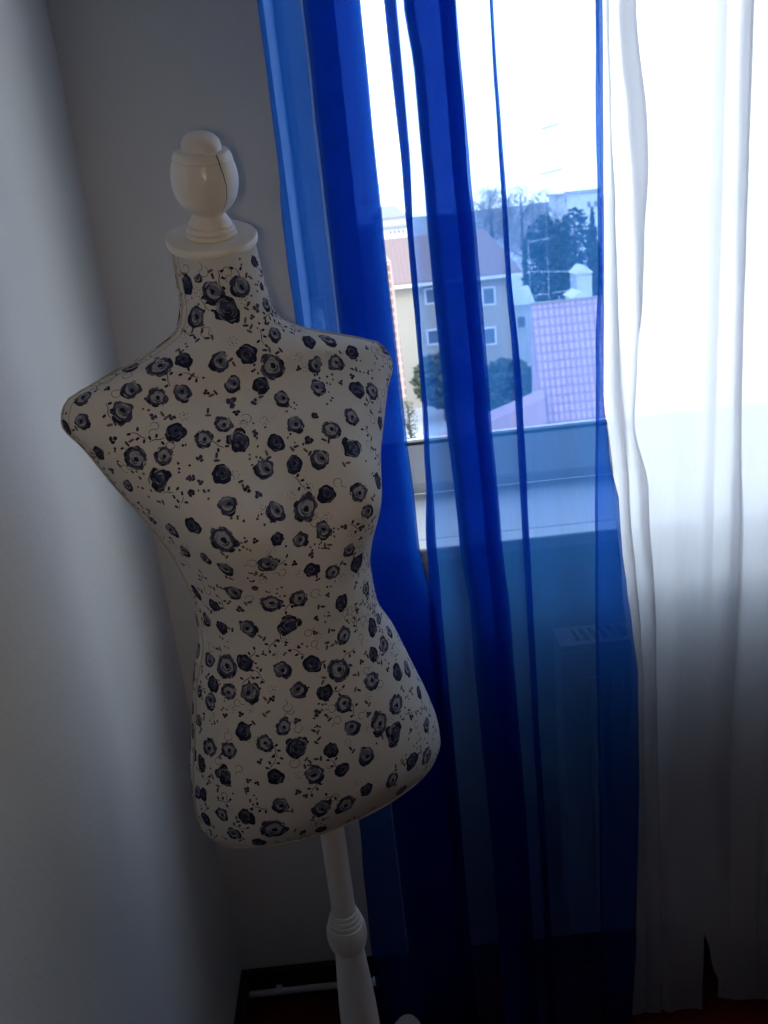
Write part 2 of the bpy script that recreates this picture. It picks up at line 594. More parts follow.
FLOWERS = """614,159,8.9,D 624,138,4.3,M 608,122,11.1,M 611,86,10.5,M 586,108,15.6,G 579,150,10.8,M 576,197,8.8,D 630,50,5.9,D 602,48,4.0,D 582,50,7.2,M 551,66,8.1,M 541,130,8.7,D 535,106,10.0,M 538,92,10.1,D 522,83,13.0,L 582,70,5.3,S 573,80,3.2,S 538,142,12.0,L 538,170,9.1,M 522,138,9.5,M 512,124,8.8,L 512,115,9.4,M 519,163,8.8,M 503,137,10.3,M 499,157,8.2,M 480,122,9.3,D 467,163,7.4,D 461,144,10.5,L 461,132,8.8,L 493,175,8.7,D 439,140,14.3,G 432,160,7.0,M 448,164,4.4,S 480,147,4.8,S 525,155,3.7,S 496,126,4.1,S 493,120,4.1,S 512,98,8.8,M 506,89,8.4,D 490,84,9.1,M 480,106,8.3,L 471,115,8.9,L 464,104,13.7,G 467,83,9.2,M 455,92,8.5,D 432,88,9.1,D 435,100,10.3,M 439,116,9.3,D 413,121,9.9,M 397,103,10.3,M 391,89,13.3,L 509,107,3.7,S 496,100,6.5,S 493,93,4.2,S 487,100,4.0,S 455,120,4.2,S 439,128,3.7,S 426,131,4.3,S 467,98,4.1,S 423,110,4.7,S 416,107,4.9,S 471,75,4.3,S 451,80,5.1,S 538,51,8.8,D 535,38,10.6,M 519,45,8.1,D 515,67,8.8,M 512,58,9.2,L 493,70,9.1,M 483,53,9.4,D 477,43,9.2,L 461,59,9.2,L 455,70,9.9,L 435,63,13.0,G 442,35,7.5,D 515,74,3.7,S 496,54,3.8,S 493,60,3.4,S 458,45,3.0,S 519,33,3.1,S 471,75,4.3,S 451,80,5.1,S 432,78,9.9,M 400,79,8.9,D 397,65,9.5,L 397,49,8.9,D 375,60,8.5,M 365,83,9.6,M 362,95,8.9,M 372,107,7.7,D 336,69,8.1,M 314,61,11.8,D 327,92,8.2,D 317,80,8.1,L 346,113,6.8,M 346,62,3.0,S 359,63,4.4,S 365,73,3.9,S 343,91,3.9,S 340,101,3.8,S 426,49,2.9,S 394,141,9.4,D 381,132,13.6,L 384,155,8.4,M 359,157,7.4,M 356,146,7.3,M 346,138,9.1,M 391,166,5.6,M 349,116,9.4,M 314,138,9.7,M 301,170,8.9,D 378,118,3.7,S 426,131,4.1,S 439,127,4.1,S 435,125,3.6,S 320,125,3.9,S 292,155,7.4,D 269,167,8.0,M 266,153,7.5,D 298,118,10.4,L 298,102,8.8,L 269,134,10.5,M 269,110,14.6,G 221,170,9.5,M 221,153,12.6,L 228,140,9.1,D 218,117,9.5,M 199,162,8.7,D 196,149,9.4,L 196,135,10.9,M 193,109,9.4,M 320,125,3.9,S 292,137,5.4,S 272,49,9.4,M 276,75,9.5,D 237,77,9.1,L 225,51,10.3,D 225,39,7.6,M 202,35,7.7,M 199,49,9.3,M 199,61,8.1,D 218,100,9.9,D 202,86,13.2,L 173,69,9.9,L 161,48,9.8,D 151,36,9.9,M 183,96,8.6,D 116,35,7.6,D 292,84,3.3,S 199,71,3.8,S 253,95,3.6,S 269,93,3.7,S 256,63,4.3,S 173,55,3.6,S 180,163,9.7,M 154,140,10.1,D 141,129,9.3,L 157,119,9.1,L 132,114,14.2,G 129,163,9.9,L 132,149,8.9,L 103,152,13.1,G 106,170,9.1,D 103,125,9.3,D 68,124,9.7,M 55,154,8.2,L 55,140,9.9,D 36,128,13.8,L 30,148,8.8,M 14,135,8.4,D 71,168,7.6,D 39,168,8.4,D 151,176,8.1,M 109,180,7.5,D 183,177,6.6,M 68,174,8.3,M 170,151,3.6,S 173,141,3.8,S 122,132,3.8,S 90,139,3.6,S 189,123,3.8,S 81,116,4.4,S 74,113,3.6,S 20,115,4.0,S 161,112,4.1,S 100,138,3.6,S 97,134,3.1,S 164,88,9.3,L 132,59,11.0,L 125,73,12.5,L 135,87,9.4,M 103,67,15.8,G 119,99,8.9,D 97,84,10.8,M 78,42,8.5,M 42,49,12.1,L 55,61,10.7,D 93,96,8.5,D 97,108,10.7,M 49,74,9.5,L 55,87,8.1,D 46,97,11.5,L 52,107,11.0,M 141,77,4.1,S 106,52,4.7,S 93,56,3.3,S 4,51,6.2,D 17,68,9.1,M 14,107,7.4,D 20,115,4.3,S 164,102,5.2,S"""
rng = random.Random(11)


class Print:
    """prints small flat shapes on the cloth around one point"""

    def __init__(self, h, ph, R, rot):
        p = tor(h, ph)
        e = 1e-3
        t1 = (tor(h, ph + e) - tor(h, ph - e)).normalized()
        t2 = (tor(min(HTOP, h + e), ph) - tor(max(0, h - e), ph)).normalized()
        n = t1.cross(t2).normalized()
        if n.dot(p - Vector((FX, FY, p.z))) < 0:
            n = -n
            t1 = -t1
        t2 = n.cross(t1)
        self.p, self.n, self.R = p, n, R
        self.t1 = math.cos(rot) * t1 + math.sin(rot) * t2
        self.t2 = -math.sin(rot) * t1 + math.cos(rot) * t2
        self.ax = rng.uniform(.8, 1.0) if R > .004 else 1.0

    def put(self, x, y, lay):
        q = self.p + self.R * (x * self.ax * self.t1 + y * self.t2)
        co, nn, i, d = bvh.find_nearest(q)
        if nn.dot(self.n) < 0:
            nn = -nn
        return co + nn * lay

    def blob(self, pts, mi, lay):
        n = len(pts)
        cx, cy = sum(a for a, b in pts) / n, sum(b for a, b in pts) / n
        big = max(math.hypot(a - cx, b - cy) for a, b in pts) * self.R > 0.004
        rings = (0.4, 0.72, 1.0) if big else (1.0,)
        vs = [self.put(cx, cy, lay)]
        fs = []
        for s in rings:
            vs += [self.put(cx + (a - cx) * s, cy + (b - cy) * s, lay) for a, b in pts]
        for k in range(n):
            k2 = (k + 1) % n
            fs.append((0, 1 + k, 1 + k2))
            for r in range(len(rings) - 1):
                fs.append((1 + r * n + k, 1 + r * n + k2, 1 + (r + 1) * n + k2, 1 + (r + 1) * n + k))
        # keep faces turned outwards
        v0, v1, v2 = vs[0], vs[1], vs[2]
        if (v1 - v0).cross(v2 - v0).dot(self.n) < 0:
            fs = [f[::-1] for f in fs]
        T.add(vs, fs, mi)

    def stroke(self, pts, wd, mi, lay):
        n = len(pts)
        L, Rr = [], []
        for i, (x, y) in enumerate(pts):
            a, b = pts[max(i - 1, 0)], pts[min(i + 1, n - 1)]
            dx, dy = b[0] - a[0], b[1] - a[1]
            l = math.hypot(dx, dy) or 1
            ww = wd * (0.35 + 0.65 * math.sin(math.pi * (i + 0.5) / n))
            L.append(self.put(x - dy / l * ww, y + dx / l * ww, lay))
            Rr.append(self.put(x + dy / l * ww, y - dx / l * ww, lay))
        fs = [(i, i + 1, n + i + 1, n + i) for i in range(n - 1)]
        vs = L + Rr
        if (vs[1] - vs[0]).cross(vs[n] - vs[0]).dot(self.n) < 0:
            fs = [f[::-1] for f in fs]
        T.add(vs, fs, mi)


def lobed(cx, cy, rx, ry, lobes, depth, ph, n=26, jit=0.05):
    out = []
    hm = [(m_, rng.uniform(.2, .5) * depth, rng.uniform(0, 6.28)) for m_ in (2, 3, 5)]
    for k in range(n):
        a = 2 * math.pi * k / n
        r = 1 - depth * .8 + depth * .55 * abs(math.cos(lobes * a / 2 + ph)) + sum(w_ * math.cos(m_ * a + f_) for m_, w_, f_ in hm) + rng.uniform(-jit, jit)
        out.append((cx + rx * r * math.cos(a), cy + ry * r * math.sin(a)))
    return out


def arc(cx, cy, r, a0, a1, n=7, sq=1.0):
    return [(cx + r * math.cos(a0 + (a1 - a0) * i / (n - 1)), cy + sq * r * math.sin(a0 + (a1 - a0) * i / (n - 1))) for i in range(n)]


NV, IN, SL, PA, TA = 1, 2, 3, 4, 5


def rose(h, ph, R, kind):
    g = Print(h, ph, R, rng.uniform(-1.2, 1.2))
    l1, l2, l3, l4 = 0.0002, 0.00035, 0.0005, 0.00065
    u = rng.uniform
    if kind == 'D':
        g.blob(lobed(0, 0, .98, .98, 7, .14, u(0, 3)), NV, l1)
        g.blob(lobed(u(-.1, .1), .18, .62, .55, 5, .2, u(0, 3), 16), IN, l2)
        for k in range(8):
            a = u(0, 6.28)
            g.stroke(arc(u(-.1, .1), u(-.05, .15), .2 + .08 * k, a, a + u(.7, 1.7)), u(.035, .07), SL if k % 3 else IN, l3 + .00002 * k)
        g.blob(lobed(0, .15, .2, .2, 3, .2, 0, 10), NV, l3)
    elif kind == 'M':
        g.blob(lobed(0, 0, .98, .95, 8, .18, u(0, 3)), IN, l1)
        g.blob(lobed(-.05, .22, .72, .62, 6, .18, u(0, 3), 20), SL, l2)
        for k in range(3):
            a = u(3.5, 5.2)
            g.stroke(arc(0, 0, .62 + .1 * k, a, a + u(.8, 1.5), 7), .12, NV, l2)
        g.stroke(arc(.05, .12, .52, u(2.9, 3.4), u(5.4, 6.0), 9, .8), .11, PA, l3)
        g.stroke(arc(-.05, .3, .45, u(.3, .8), u(2.2, 2.8), 8, .7), .07, PA, l3)
        g.blob(lobed(u(-.15, .2), u(-.05, .2), .3, .2, 4, .3, u(0, 3), 12), NV, l4)
        for k in range(6):
            a = u(0, 6.28)
            g.stroke(arc(u(-.1, .1), .1, u(.3, .85), a, a + u(.6, 1.2)), u(.035, .07), IN if k % 2 else PA, l4 + .00002 * k)
    elif kind == 'L':
        g.blob(lobed(0, 0, 1.0, 1.0, 8, .2, u(0, 3), 32), IN, l1)
        for k in range(8):
            a = 2 * math.pi * k / 8 + u(-.2, .2)
            g.stroke(arc(.72 * math.cos(a), .72 * math.sin(a), .18, a - 1.3, a + 1.3), .07, SL, l2)
        g.blob(lobed(.05, .02, .64, .62, 7, .16, u(0, 3), 24), PA, l2)
        for k in range(5):
            a = u(0, 6.28)
            g.stroke(arc(.05, .02, u(.34, .56), a, a + u(.7, 1.3)), .035, SL, l3)
        g.blob(lobed(.1, -.02, .24, .24, 5, .2, u(0, 3), 14), NV, l3)
        g.stroke(arc(.08, 0, .36, 3.6, 5.6), .06, IN, l4)
        for k in range(3):
            a = u(2.2, 5.5)
            g.stroke(arc(0, 0, .84, a, a + .6), .12, NV, l3)
    elif kind == 'G':
        g.blob(lobed(0, -.05, .8, .85, 7, .16, u(0, 3), 30), NV, l1)
        g.blob(lobed(-.62, .2, .38, .4, 4, .16, u(0, 3), 16), NV, l1 + .00005)
        g.blob(lobed(.3, .55, .45, .36, 4, .16, u(0, 3), 16), NV, l1 + .0001)
        g.blob(lobed(-.15, .3, .42, .36, 4, .2, u(0, 3), 16), IN, l2)
        g.blob(lobed(.35, -.1, .34, .45, 4, .2, u(0, 3), 16), IN, l2)
        for k in range(14):
            a = u(0, 6.28)
            r = u(.15, .8)
            g.stroke(arc(u(-.1, .1), u(-.1, .1), r, a, a + u(.5, 1.3)), u(.03, .06), SL, l3 + .00002 * k)
        for k in range(3):
            a = u(.2, 3)
            g.stroke(arc(.05, .05, u(.4, .7), a, a + .8), .05, PA, l4)
    else:
        c = rng.choice((NV, IN, IN))
        for k in range(3):
            a = 2.1 * k + u(-.5, .5)
            g.blob(lobed(.5 * math.cos(a), .4 * math.sin(a), .5, .42, 3, .2, u(0, 3), 10), c, l1 + .00004 * k)
        g.blob(lobed(u(-.3, .3), u(-.2, .2), .22, .18, 3, .2, 0, 8), SL, l2 + .0001)


def sprig(h, ph, kind):
    g = Print(h, ph, 0.0017, rng.uniform(0, 6.28))
    u = rng.uniform
    l = 0.0002
    if kind == 0:                                   # a scatter of dots
        for k in range(rng.randint(3, 6)):
            g.blob(lobed(u(-5, 5), u(-4, 4), u(.7, 1.1), u(.7, 1.1), 3, .2, 0, 6), rng.choice((TA, IN, NV)), l)
    elif kind == 1:                                 # a twig with leaves
        g.stroke([(-5, 0), (-2, .8), (1, .3), (4, 1.2)], .28, IN, l)
        for x, y, a in ((-4, 1, 1.9), (-1, 1.6, 1.2), (1.5, -.9, -1), (4, 2, .8)):
            g.stroke([(x, y), (x + 1.2 * math.cos(a), y + 1.2 * math.sin(a)), (x + 2.4 * math.cos(a), y + 2.4 * math.sin(a))], .75, NV, l + .0001)
    elif kind == 2:                                 # two leaves
        for s in (-1, 1):
            a = s * .7
            g.stroke([(s, 0), (s + 1.5 * math.cos(a), 1.5 * math.sin(a)), (s + 3.4 * math.cos(a), 3.4 * math.sin(a))], .8, rng.choice((TA, IN)), l)
    elif kind == 3:                                 # a thin curled line
        g.stroke(arc(0, 0, u(2.2, 3.2), 0, u(4.5, 5.8), 12), .22, TA, l)
        g.stroke(arc(4, 0, 2.4, 2.6, 5.2, 8), .22, TA, l)
    else:                                           # a stippled blossom
        for k in range(7):
            a = 2 * math.pi * k / 7
            g.blob(lobed(2.6 * math.cos(a), 2.4 * math.sin(a), .42, .42, 3, .1, 0, 5), SL, l)
        for k in range(4):
            g.blob(lobed(u(-1.4, 1.4), u(-1.4, 1.4), .4, .4, 3, .1, 0, 5), SL, l)


placed = []
for tok in FLOWERS.split():
    a, b, c, d = tok.split(',')
    h, ph, R = int(a) / 1000, math.radians(int(b)), float(c) / 1000
    rose(h, ph, R * (1.05 if d == 'G' else 1.16), d)
    placed.append((tor(h, ph), R))
# roses for the cloth the photograph does not show
tries = 0
while tries < 2500:
    tries += 1
    h, ph = rng.uniform(0.012, 0.63), math.radians(rng.uniform(170, 375))
    p = tor(h, ph)
    if math.sin(ph) > -0.02 and rng.random() < 0.85:
        continue
    R = rng.choice((.007, .009, .010, .011, .0145))
    if all((p - q).length > (R + r) * 1.25 for q, r in placed):
        rose(h, ph, R, 'G' if R > .014 else rng.choice('DDMML'))
        placed.append((p, R))
# small filling sprigs between the roses
n_s, tries = 0, 0
while n_s < 1050 and tries < 16000:
    tries += 1
    h, ph = rng.uniform(0.008, 0.636), rng.uniform(0, 2 * math.pi)
    p = tor(h, ph)
    if all((p - q).length > r * 0.9 + .0030 for q, r in placed):
        sprig(h, ph, rng.choice((0, 0, 1, 2, 2, 3, 4)))
        placed.append((p, .0036))
        n_s += 1
torso = T.build('torso', [FABRIC, NAVY, INDIGO, SLATE, PALE, TAUPE], form, smooth=True)
# piped side seams over the shoulders and the hem cord
for ph in (0.0, math.pi):
    mb = MB()
    pts = []
    for i in range(100):
        h = 0.004 + 0.636 * i / 99
        p = tor(h, ph)
        o = (p - tor(h, ph + math.pi)).normalized()
        pts.append(p + o * 0.0004)
    mb.tube(pts, 0.0013, 8)
    mb.build('side_seam', PIPING, torso, smooth=True)
for ph0 in (math.radians(12), math.radians(168)):
    mb = MB()
    pts = [tor(0.46 + 0.18 * i / 50, ph0) for i in range(51)]
    mb.tube(pts, 0.0007, 6)
    mb.build('shoulder_seam', PIPING, torso, smooth=True)
mb = MB()
mb.tube([tor(0.002, 2 * math.pi * k / 96) for k in range(97)], 0.0016, 8, cap=False)
mb.build('hem_cord', PIPING, torso, smooth=True)

# wooden neck cap and turned finial, tipped a little towards the front
ctop = tor(HTOP, 0) * 0.5 + tor(HTOP, math.pi) * 0.5
mb = MB()
mb.lathe([(0.041, -0.001), (0.0440, 0.0005), (0.0447, 0.003), (0.0447, 0.006), (0.0437, 0.0078), (0.041, 0.0082), (0.001, 0.0082)], ctop, CAPAX, 64)
cap = mb.build('neck_cap', CREAM, form, angle=35)
fo = ctop + CAPAX * 0.0082
FAX = Vector((0.085, -0.29, 1.0)).normalized()
lo = [(0.0235, 0.0), (0.0248, 0.0018), (0.0245, 0.0042), (0.0222, 0.0055), (0.0236, 0.0075), (0.0230, 0.0105), (0.0205, 0.0122), (0.0212, 0.0145), (0.0185, 0.0195), (0.0160, 0.0245),
      (0.0156, 0.0265), (0.0182, 0.0295), (0.0245, 0.036), (0.0287, 0.0445), (0.0311, 0.0550), (0.0316, 0.0645), (0.0306, 0.0745), (0.0286, 0.0825), (0.0279, 0.0845), (0.0281, 0.0862), (0.0265, 0.0905), (0.0250, 0.0935)]
hi = [(0.0240, 0.0943), (0.0188, 0.0948), (0.0182, 0.0958), (0.0186, 0.098), (0.0180, 0.1025), (0.0160, 0.107), (0.0122, 0.1108), (0.0070, 0.1132), (0.001, 0.114)]
prof = [(r, h * 0.845) for r, h in smooth_prof(lo, 3) + hi]
mb = MB(); mb.lathe(prof, fo - FAX * 0.001, FAX, 56)
fin = mb.build('finial', CREAM, form, angle=50)
aa = CAPAX.cross(Vector((0, 1, 0))).normalized()
side = Vector((0.66, -0.75, 0)).normalized()
side = (side - FAX * side.dot(FAX)).normalized()
pts = []
for i in range(24):
    h = 0.845 * (0.032 + (0.0935 - 0.032) * i / 23)
    r = next(r0 + (r1 - r0) * (h - h0) / (h1 - h0) for (r0, h0), (r1, h1) in zip(prof, prof[1:]) if h0 <= h <= h1)
    sd = (side + 0.05 * math.sin(i * 0.2) * FAX.cross(side)).normalized()
    pts.append(fo + FAX * (h - 0.001) + sd * (r - 0.0002))
mb = MB(); mb.tube(pts, [0.0003 + 0.0003 * i / 23 for i in range(24)], 6)
mb.build('wood_crack', CRACK, fin, smooth=True)

# pole, knob, baluster, three legs
PX, PY = -0.1065, 0.8965
mb = MB()
mb.lathe([(0.0152, 0.595), (0.0152, FZ + 0.02)], (PX, PY, 0), n=32)
mb.build('pole', POLEM, form, angle=40)
mb = MB()
mb.lathe(smooth_prof([(0.0185, 0.540), (0.0225, 0.545), (0.0252, 0.554), (0.0262, 0.564), (0.0255, 0.574), (0.0235, 0.5815)], 4) +
         [(0.0222, 0.5822), (0.0222, 0.586), (0.0212, 0.5885), (0.0202, 0.589), (0.0200, 0.5925), (0.0190, 0.595), (0.0182, 0.5955), (0.0178, 0.599), (0.0165, 0.601), (0.0150, 0.6012)], (PX, PY, 0), n=40)
mb.build('knob_collar', POLEM, form, angle=30)
mb = MB()
mb.lathe(smooth_prof([(0.030, 0.130), (0.034, 0.150), (0.034, 0.190), (0.026, 0.205), (0.022, 0.225), (0.024, 0.27), (0.0262, 0.33), (0.0265, 0.39), (0.025, 0.44), (0.0222, 0.49), (0.0195, 0.53), (0.0185, 0.541)], 5), (PX, PY, 0), n=40)
mb.build('baluster', POLEM, form, smooth=True)
for az, rl in ((72, 0.222), (212, 0.222), (327, 0.222)):
    d = Vector((math.cos(math.radians(az)), math.sin(math.radians(az)), 0))
    kn = [(0.02, 0.165), (0.07, 0.205), (0.13, 0.215), (0.18, 0.19), (0.205, 0.14), (0.215, 0.08), (rl, 0.034)]
    pts, rs = [], []
    sm = smooth_prof(kn, 5)
    for i, (r, z) in enumerate(sm):
        t = i / (len(sm) - 1)
        pts.append(Vector((PX, PY, z)) + d * r)
        rs.append(0.025 - 0.009 * math.sin(math.pi * min(1, t * 1.05)) + (0.010 * max(0, t - 0.8) / 0.2))
    mb = MB(); mb.tube(pts, rs, 14)
    lg = mb.build('leg', POLEM, form, smooth=True)
    mb = MB(); mb.lathe(smooth_prof([(0.012, 0.0), (0.02, 0.004), (0.0245, 0.016), (0.0255, 0.03), (0.022, 0.045), (0.012, 0.053), (0.001, 0.055)], 3), Vector((PX, PY, 0)) + d * rl, n=24)
    mb.build('foot', POLEM, lg, smooth=True)


# ------------------------------------------------------------------ curtains
YC = 1.15
ZS = [0.03 + (2.43 - 0.03) * i / 110 for i in range(111)]


def curtain_mesh(passes, seed, y_wave=0.004):
    """passes: (lineA, lineB, yA, yB, segs, bulge); a line is a table of (z, x).  One continuous cloth."""
    ncol = sum(p[4] for p in passes) + 1
    vs, fs = [], []
    for z in ZS:
        row = []
        for k, (la, lb, ya, yb, sg, bul) in enumerate(passes):
            ja = 0.0022 * noise.noise(Vector((seed + k * 3.1, z * 2.3, 0.5))) + 0.0009 * noise.noise(Vector((seed + k * 1.7, z * 17, 3)))
            jb = 0.0022 * noise.noise(Vector((seed + (k + 1) * 3.1, z * 2.3, 0.5))) + 0.0009 * noise.noise(Vector((seed + (k + 1) * 1.7, z * 17, 3)))
            xa, xb = lerp_table(la, z) + ja, lerp_table(lb, z) + jb
            for i in range(sg + (1 if k == len(passes) - 1 else 0)):
                t = i / sg
                yy = YC + ya + (yb - ya) * t + bul * math.sin(math.pi * t)
                yy += y_wave * noise.noise(Vector((xa + (xb - xa) * t * 1.0, z * 0.9, seed * 2.7))) * min(1, (2.43 - z) * 3)
                row.append((xa + (xb - xa) * t, yy, z))
        vs += row
    for r in range(len(ZS) - 1):
        for c in range(ncol - 1):
            a = r * ncol + c
            fs.append((a, a + 1, a + ncol + 1, a + ncol))
    return vs, fs


def off(tab, d):
    return [(z, x + d) for z, x in tab]


E0 = [(1.69, -0.082), (1.52, -0.083), (1.44, -0.088), (1.337, -0.0875), (0.54, -0.092), (0.38, -0.097), (0.26, -0.1), (0.05, -0.1)]
E1 = [(1.69, -0.033), (1.51, -0.035), (1.31, -0.035), (0.6, -0.04), (0.05, -0.04)]
E2 = [(1.68, 0.038), (1.38, 0.039), (1.2, 0.041), (1.0, 0.045), (0.87, 0.06), (0.6, 0.066), (0.05, 0.06)]
S1L = [(1.676, 0.064), (1.49, 0.067), (1.2, 0.068), (1.1, 0.064), (0.98, 0.056), (0.8, 0.05), (0.05, 0.05)]
S1R = [(1.675, 0.078), (1.52, 0.079), (1.4, 0.075), (1.2, 0.0725), (1.1, 0.0695), (0.98, 0.068), (0.5, 0.07), (0.05, 0.07)]
D2L = [(1.674, 0.086), (1.6, 0.092), (1.41, 0.094), (1.2, 0.098), (0.98, 0.103), (0.868, 0.111), (0.4, 0.118), (0.05, 0.118)]
D2R = [(1.668, 0.148), (1.48, 0.151), (1.38, 0.154), (1.2, 0.157), (1.0, 0.162), (0.86, 0.168), (0.4, 0.175), (0.05, 0.175)]
LN = [(1.665, 0.187), (1.38, 0.189), (1.19, 0.1935), (1.0, 0.1935), (0.86, 0.194), (0.05, 0.196)]
FD = [(1.66, 0.25), (1.5, 0.252), (1.2, 0.256), (0.9, 0.258), (0.05, 0.26)]
HL = [(1.653, 0.311), (1.53, 0.3085), (1.44, 0.309), (1.37, 0.309), (1.22, 0.303), (0.97, 0.297), (0.83, 0.294), (0.05, 0.29)]
HR = [(1.653, 0.318), (1.44, 0.315), (1.37, 0.314), (1.18, 0.311), (1.1, 0.318), (1.02, 0.331), (0.968, 0.334), (0.885, 0.342), (0.84, 0.348), (0.75, 0.356), (0.59, 0.3565), (0.24, 0.351), (0.05, 0.343)]

blue = empty('blue_curtain', (0.12, YC, 0.0), 'blue sheer voile curtain hanging in narrow folds beside the white one', 'curtain')
P = []
P += [(off(E1, -0.001), E0, 0.006, 0.0, 8, 0.002), (E0, E1, 0.0, -0.006, 10, -0.006)]
y = -0.006
for k in range(5):
    a, b = (E1, E2) if k % 2 == 0 else (E2, E1)
    P.append((off(a, 0.0015 * k if k % 2 == 0 else -0.001 * k), off(b, -0.001 * k if k % 2 == 0 else 0.0015 * k), y, y + 0.006, 10, 0.002))
    y += 0.006
mb = MB(); mb.add(*curtain_mesh(P, 1.3))
mb.build('curtain_panel', BLUE, blue, smooth=True)

P = []
y = 0.0
for k in range(5):
    a, b = (S1L, S1R) if k % 2 == 0 else (S1R, S1L)
    P.append((a, b, y, y + 0.004, 3, 0.0))
    y += 0.004
P.append((S1R, D2L, 0.02, -0.004, 5, 0.0))
y = -0.004
for k, (a, b) in enumerate([(D2L, D2R), (D2R, off(D2R, -0.022)), (off(D2R, -0.022), off(D2R, -0.002)), (off(D2R, -0.002), off(D2L, 0.002)),
                            (off(D2L, 0.002), off(D2L, 0.014)), (off(D2L, 0.014), off(D2L, 0.001)), (off(D2L, 0.001), off(D2R, -0.001)), (off(D2R, -0.001), off(D2L, 0.0015)), (off(D2L, 0.0015), D2R)]):
    P.append((a, b, y, y + 0.004, 7, 0.001))
    y += 0.004
P.append((D2R, LN, y, 0.0, 5, 0.0))
LW = [(1.66, 0.003), (1.53, 0.004), (1.38, 0.006), (1.2, 0.0085), (0.9, 0.009), (0.05, 0.01)]
LN2 = [(z, x + lerp_table(LW, z)) for z, x in LN]
y = 0.0
for k in range(5):
    a, b = (LN, LN2) if k % 2 == 0 else (LN2, LN)
    P.append((a, b, y, y + 0.003, 2, 0.0))
    y += 0.003
FD2 = [(z, x + d) for (z, x), d in zip(FD, (0.001, 0.006, 0.011, 0.012, 0.012))]
P += [(LN2, FD, y, 0.004, 8, -0.008), (FD, HR, 0.004, 0.0, 10, 0.010)]
P += [(HR, HL, 0.0, 0.004, 5, 0.0), (HL, off(HL, 0.005), 0.004, 0.006, 2, 0.0)]
mb = MB(); mb.add(*curtain_mesh(P, 7.9))
mb.build('curtain_panel', BLUE, blue, smooth=True)

SC = 1.18 / 1.15
white = empty('white_curtain', (0.8, YC + 0.03, 0.0), 'white sheer curtain hanging in loose folds over the window and radiator', 'curtain')
W0 = [(1.65, 0.3235), (1.51, 0.3265), (1.4, 0.326), (1.2, 0.325), (1.02, 0.337), (0.885, 0.346), (0.75, 0.358), (0.05, 0.354)]
W0B = [(1.65, 0.3275), (1.5, 0.330), (1.42, 0.334), (1.34, 0.335), (1.2, 0.338), (1.09, 0.345), (1.03, 0.348), (0.8, 0.362), (0.7, 0.367), (0.05, 0.368)]
G1 = [(1.65, 0.339), (1.59, 0.342), (1.53, 0.349), (1.46, 0.354), (1.36, 0.358), (1.25, 0.3595), (1.13, 0.352), (1.03, 0.36), (0.8, 0.376), (0.05, 0.39)]
G2 = [(1.65, 0.360), (1.5, 0.374), (1.48, 0.375), (1.37, 0.369), (1.30, 0.366), (1.22, 0.358), (1.13, 0.3535), (1.03, 0.373), (0.8, 0.384), (0.05, 0.395)]
G3 = [(1.65, 0.43), (1.3, 0.428), (0.9, 0.425), (0.05, 0.42)]
C1 = [(1.64, 0.4865), (1.15, 0.4905), (0.6, 0.492), (0.05, 0.50)]
C2 = [(1.64, 0.5015), (1.15, 0.5025), (0.9, 0.51), (0.6, 0.512), (0.05, 0.53)]
K1 = [(1.64, 0.4655), (0.9, 0.4655), (0.05, 0.465)]
K0 = [(1.64, 0.452), (0.3, 0.452), (0.237, 0.463), (0.12, 0.488), (0.05, 0.505)]
yo = 0.03
W0, W0B, G1, G2, G3, C1, C2, K1, K0 = [[(z, x * SC) for z, x in t_] for t_ in (W0, W0B, G1, G2, G3, C1, C2, K1, K0)]
P = [(off(W0, -0.012), off(W0, -0.001), yo, yo, 2, 0), (off(W0, -0.001), W0B, yo, yo + 0.004, 3, 0), (W0B, off(W0, 0.002), yo + 0.004, yo + 0.008, 3, 0),
     (off(W0, 0.002), G2, yo + 0.008, yo, 6, -0.004), (G2, G1, yo, yo + 0.005, 5, 0), (G1, off(G2, -0.001), yo + 0.005, yo + 0.01, 5, 0), (off(G2, -0.001), G3, yo + 0.01, yo, 7, -0.008),
     (G3, K1, yo, yo - 0.004, 5, 0.003)]
mb = MB(); mb.add(*curtain_mesh(P, 21.3, 0.010))
mb.build('curtain_panel', WHITE, white, smooth=True)
P = [(K0, C2, yo + 0.012, yo + 0.004, 8, -0.004), (C2, C1, yo + 0.004, yo + 0.009, 3, 0), (C1, off(C2, 0.05), yo + 0.009, yo, 8, -0.006)]
x0 = lerp_table(C2, 1.0) + 0.05
rr = random.Random(5)
y = yo
while x0 < 2.6:
    x1 = x0 + rr.uniform(0.05, 0.09)
    wv = rr.uniform(0.008, 0.018)
    A, B, Cc = [(1.6, x0), (0.05, x0)], [(1.6, x1), (0.05, x1 + 0.006)], [(1.6, x1 - wv), (0.05, x1 - wv)]
    P += [(A, B, yo, yo, 6, -0.006), (B, Cc, yo, yo + 0.005, 3, 0)]
    x0 = x1 - wv
mb = MB(); mb.add(*curtain_mesh(P, 33.1, 0.008))
mb.build('curtain_panel', WHITE, white, smooth=True)

# the ceiling track both curtains run in
rail = empty('curtain_rail', (0.5, YC + 0.01, ZC), 'white curtain track fixed to the ceiling above both curtains', 'curtain rail')
mb = MB(); mb.box((-0.2, YC - 0.03, ZC - 0.03), (2.8, YC + 0.06, ZC))
mb.build('track', PVC, rail, bevel=0.003)
for xx in (-0.21, 2.80):
    mb = MB(); mb.box((xx, YC - 0.032, ZC - 0.034), (xx + 0.01, YC + 0.062, ZC))
    mb.build('end_cap', PVC, rail, bevel=0.002)


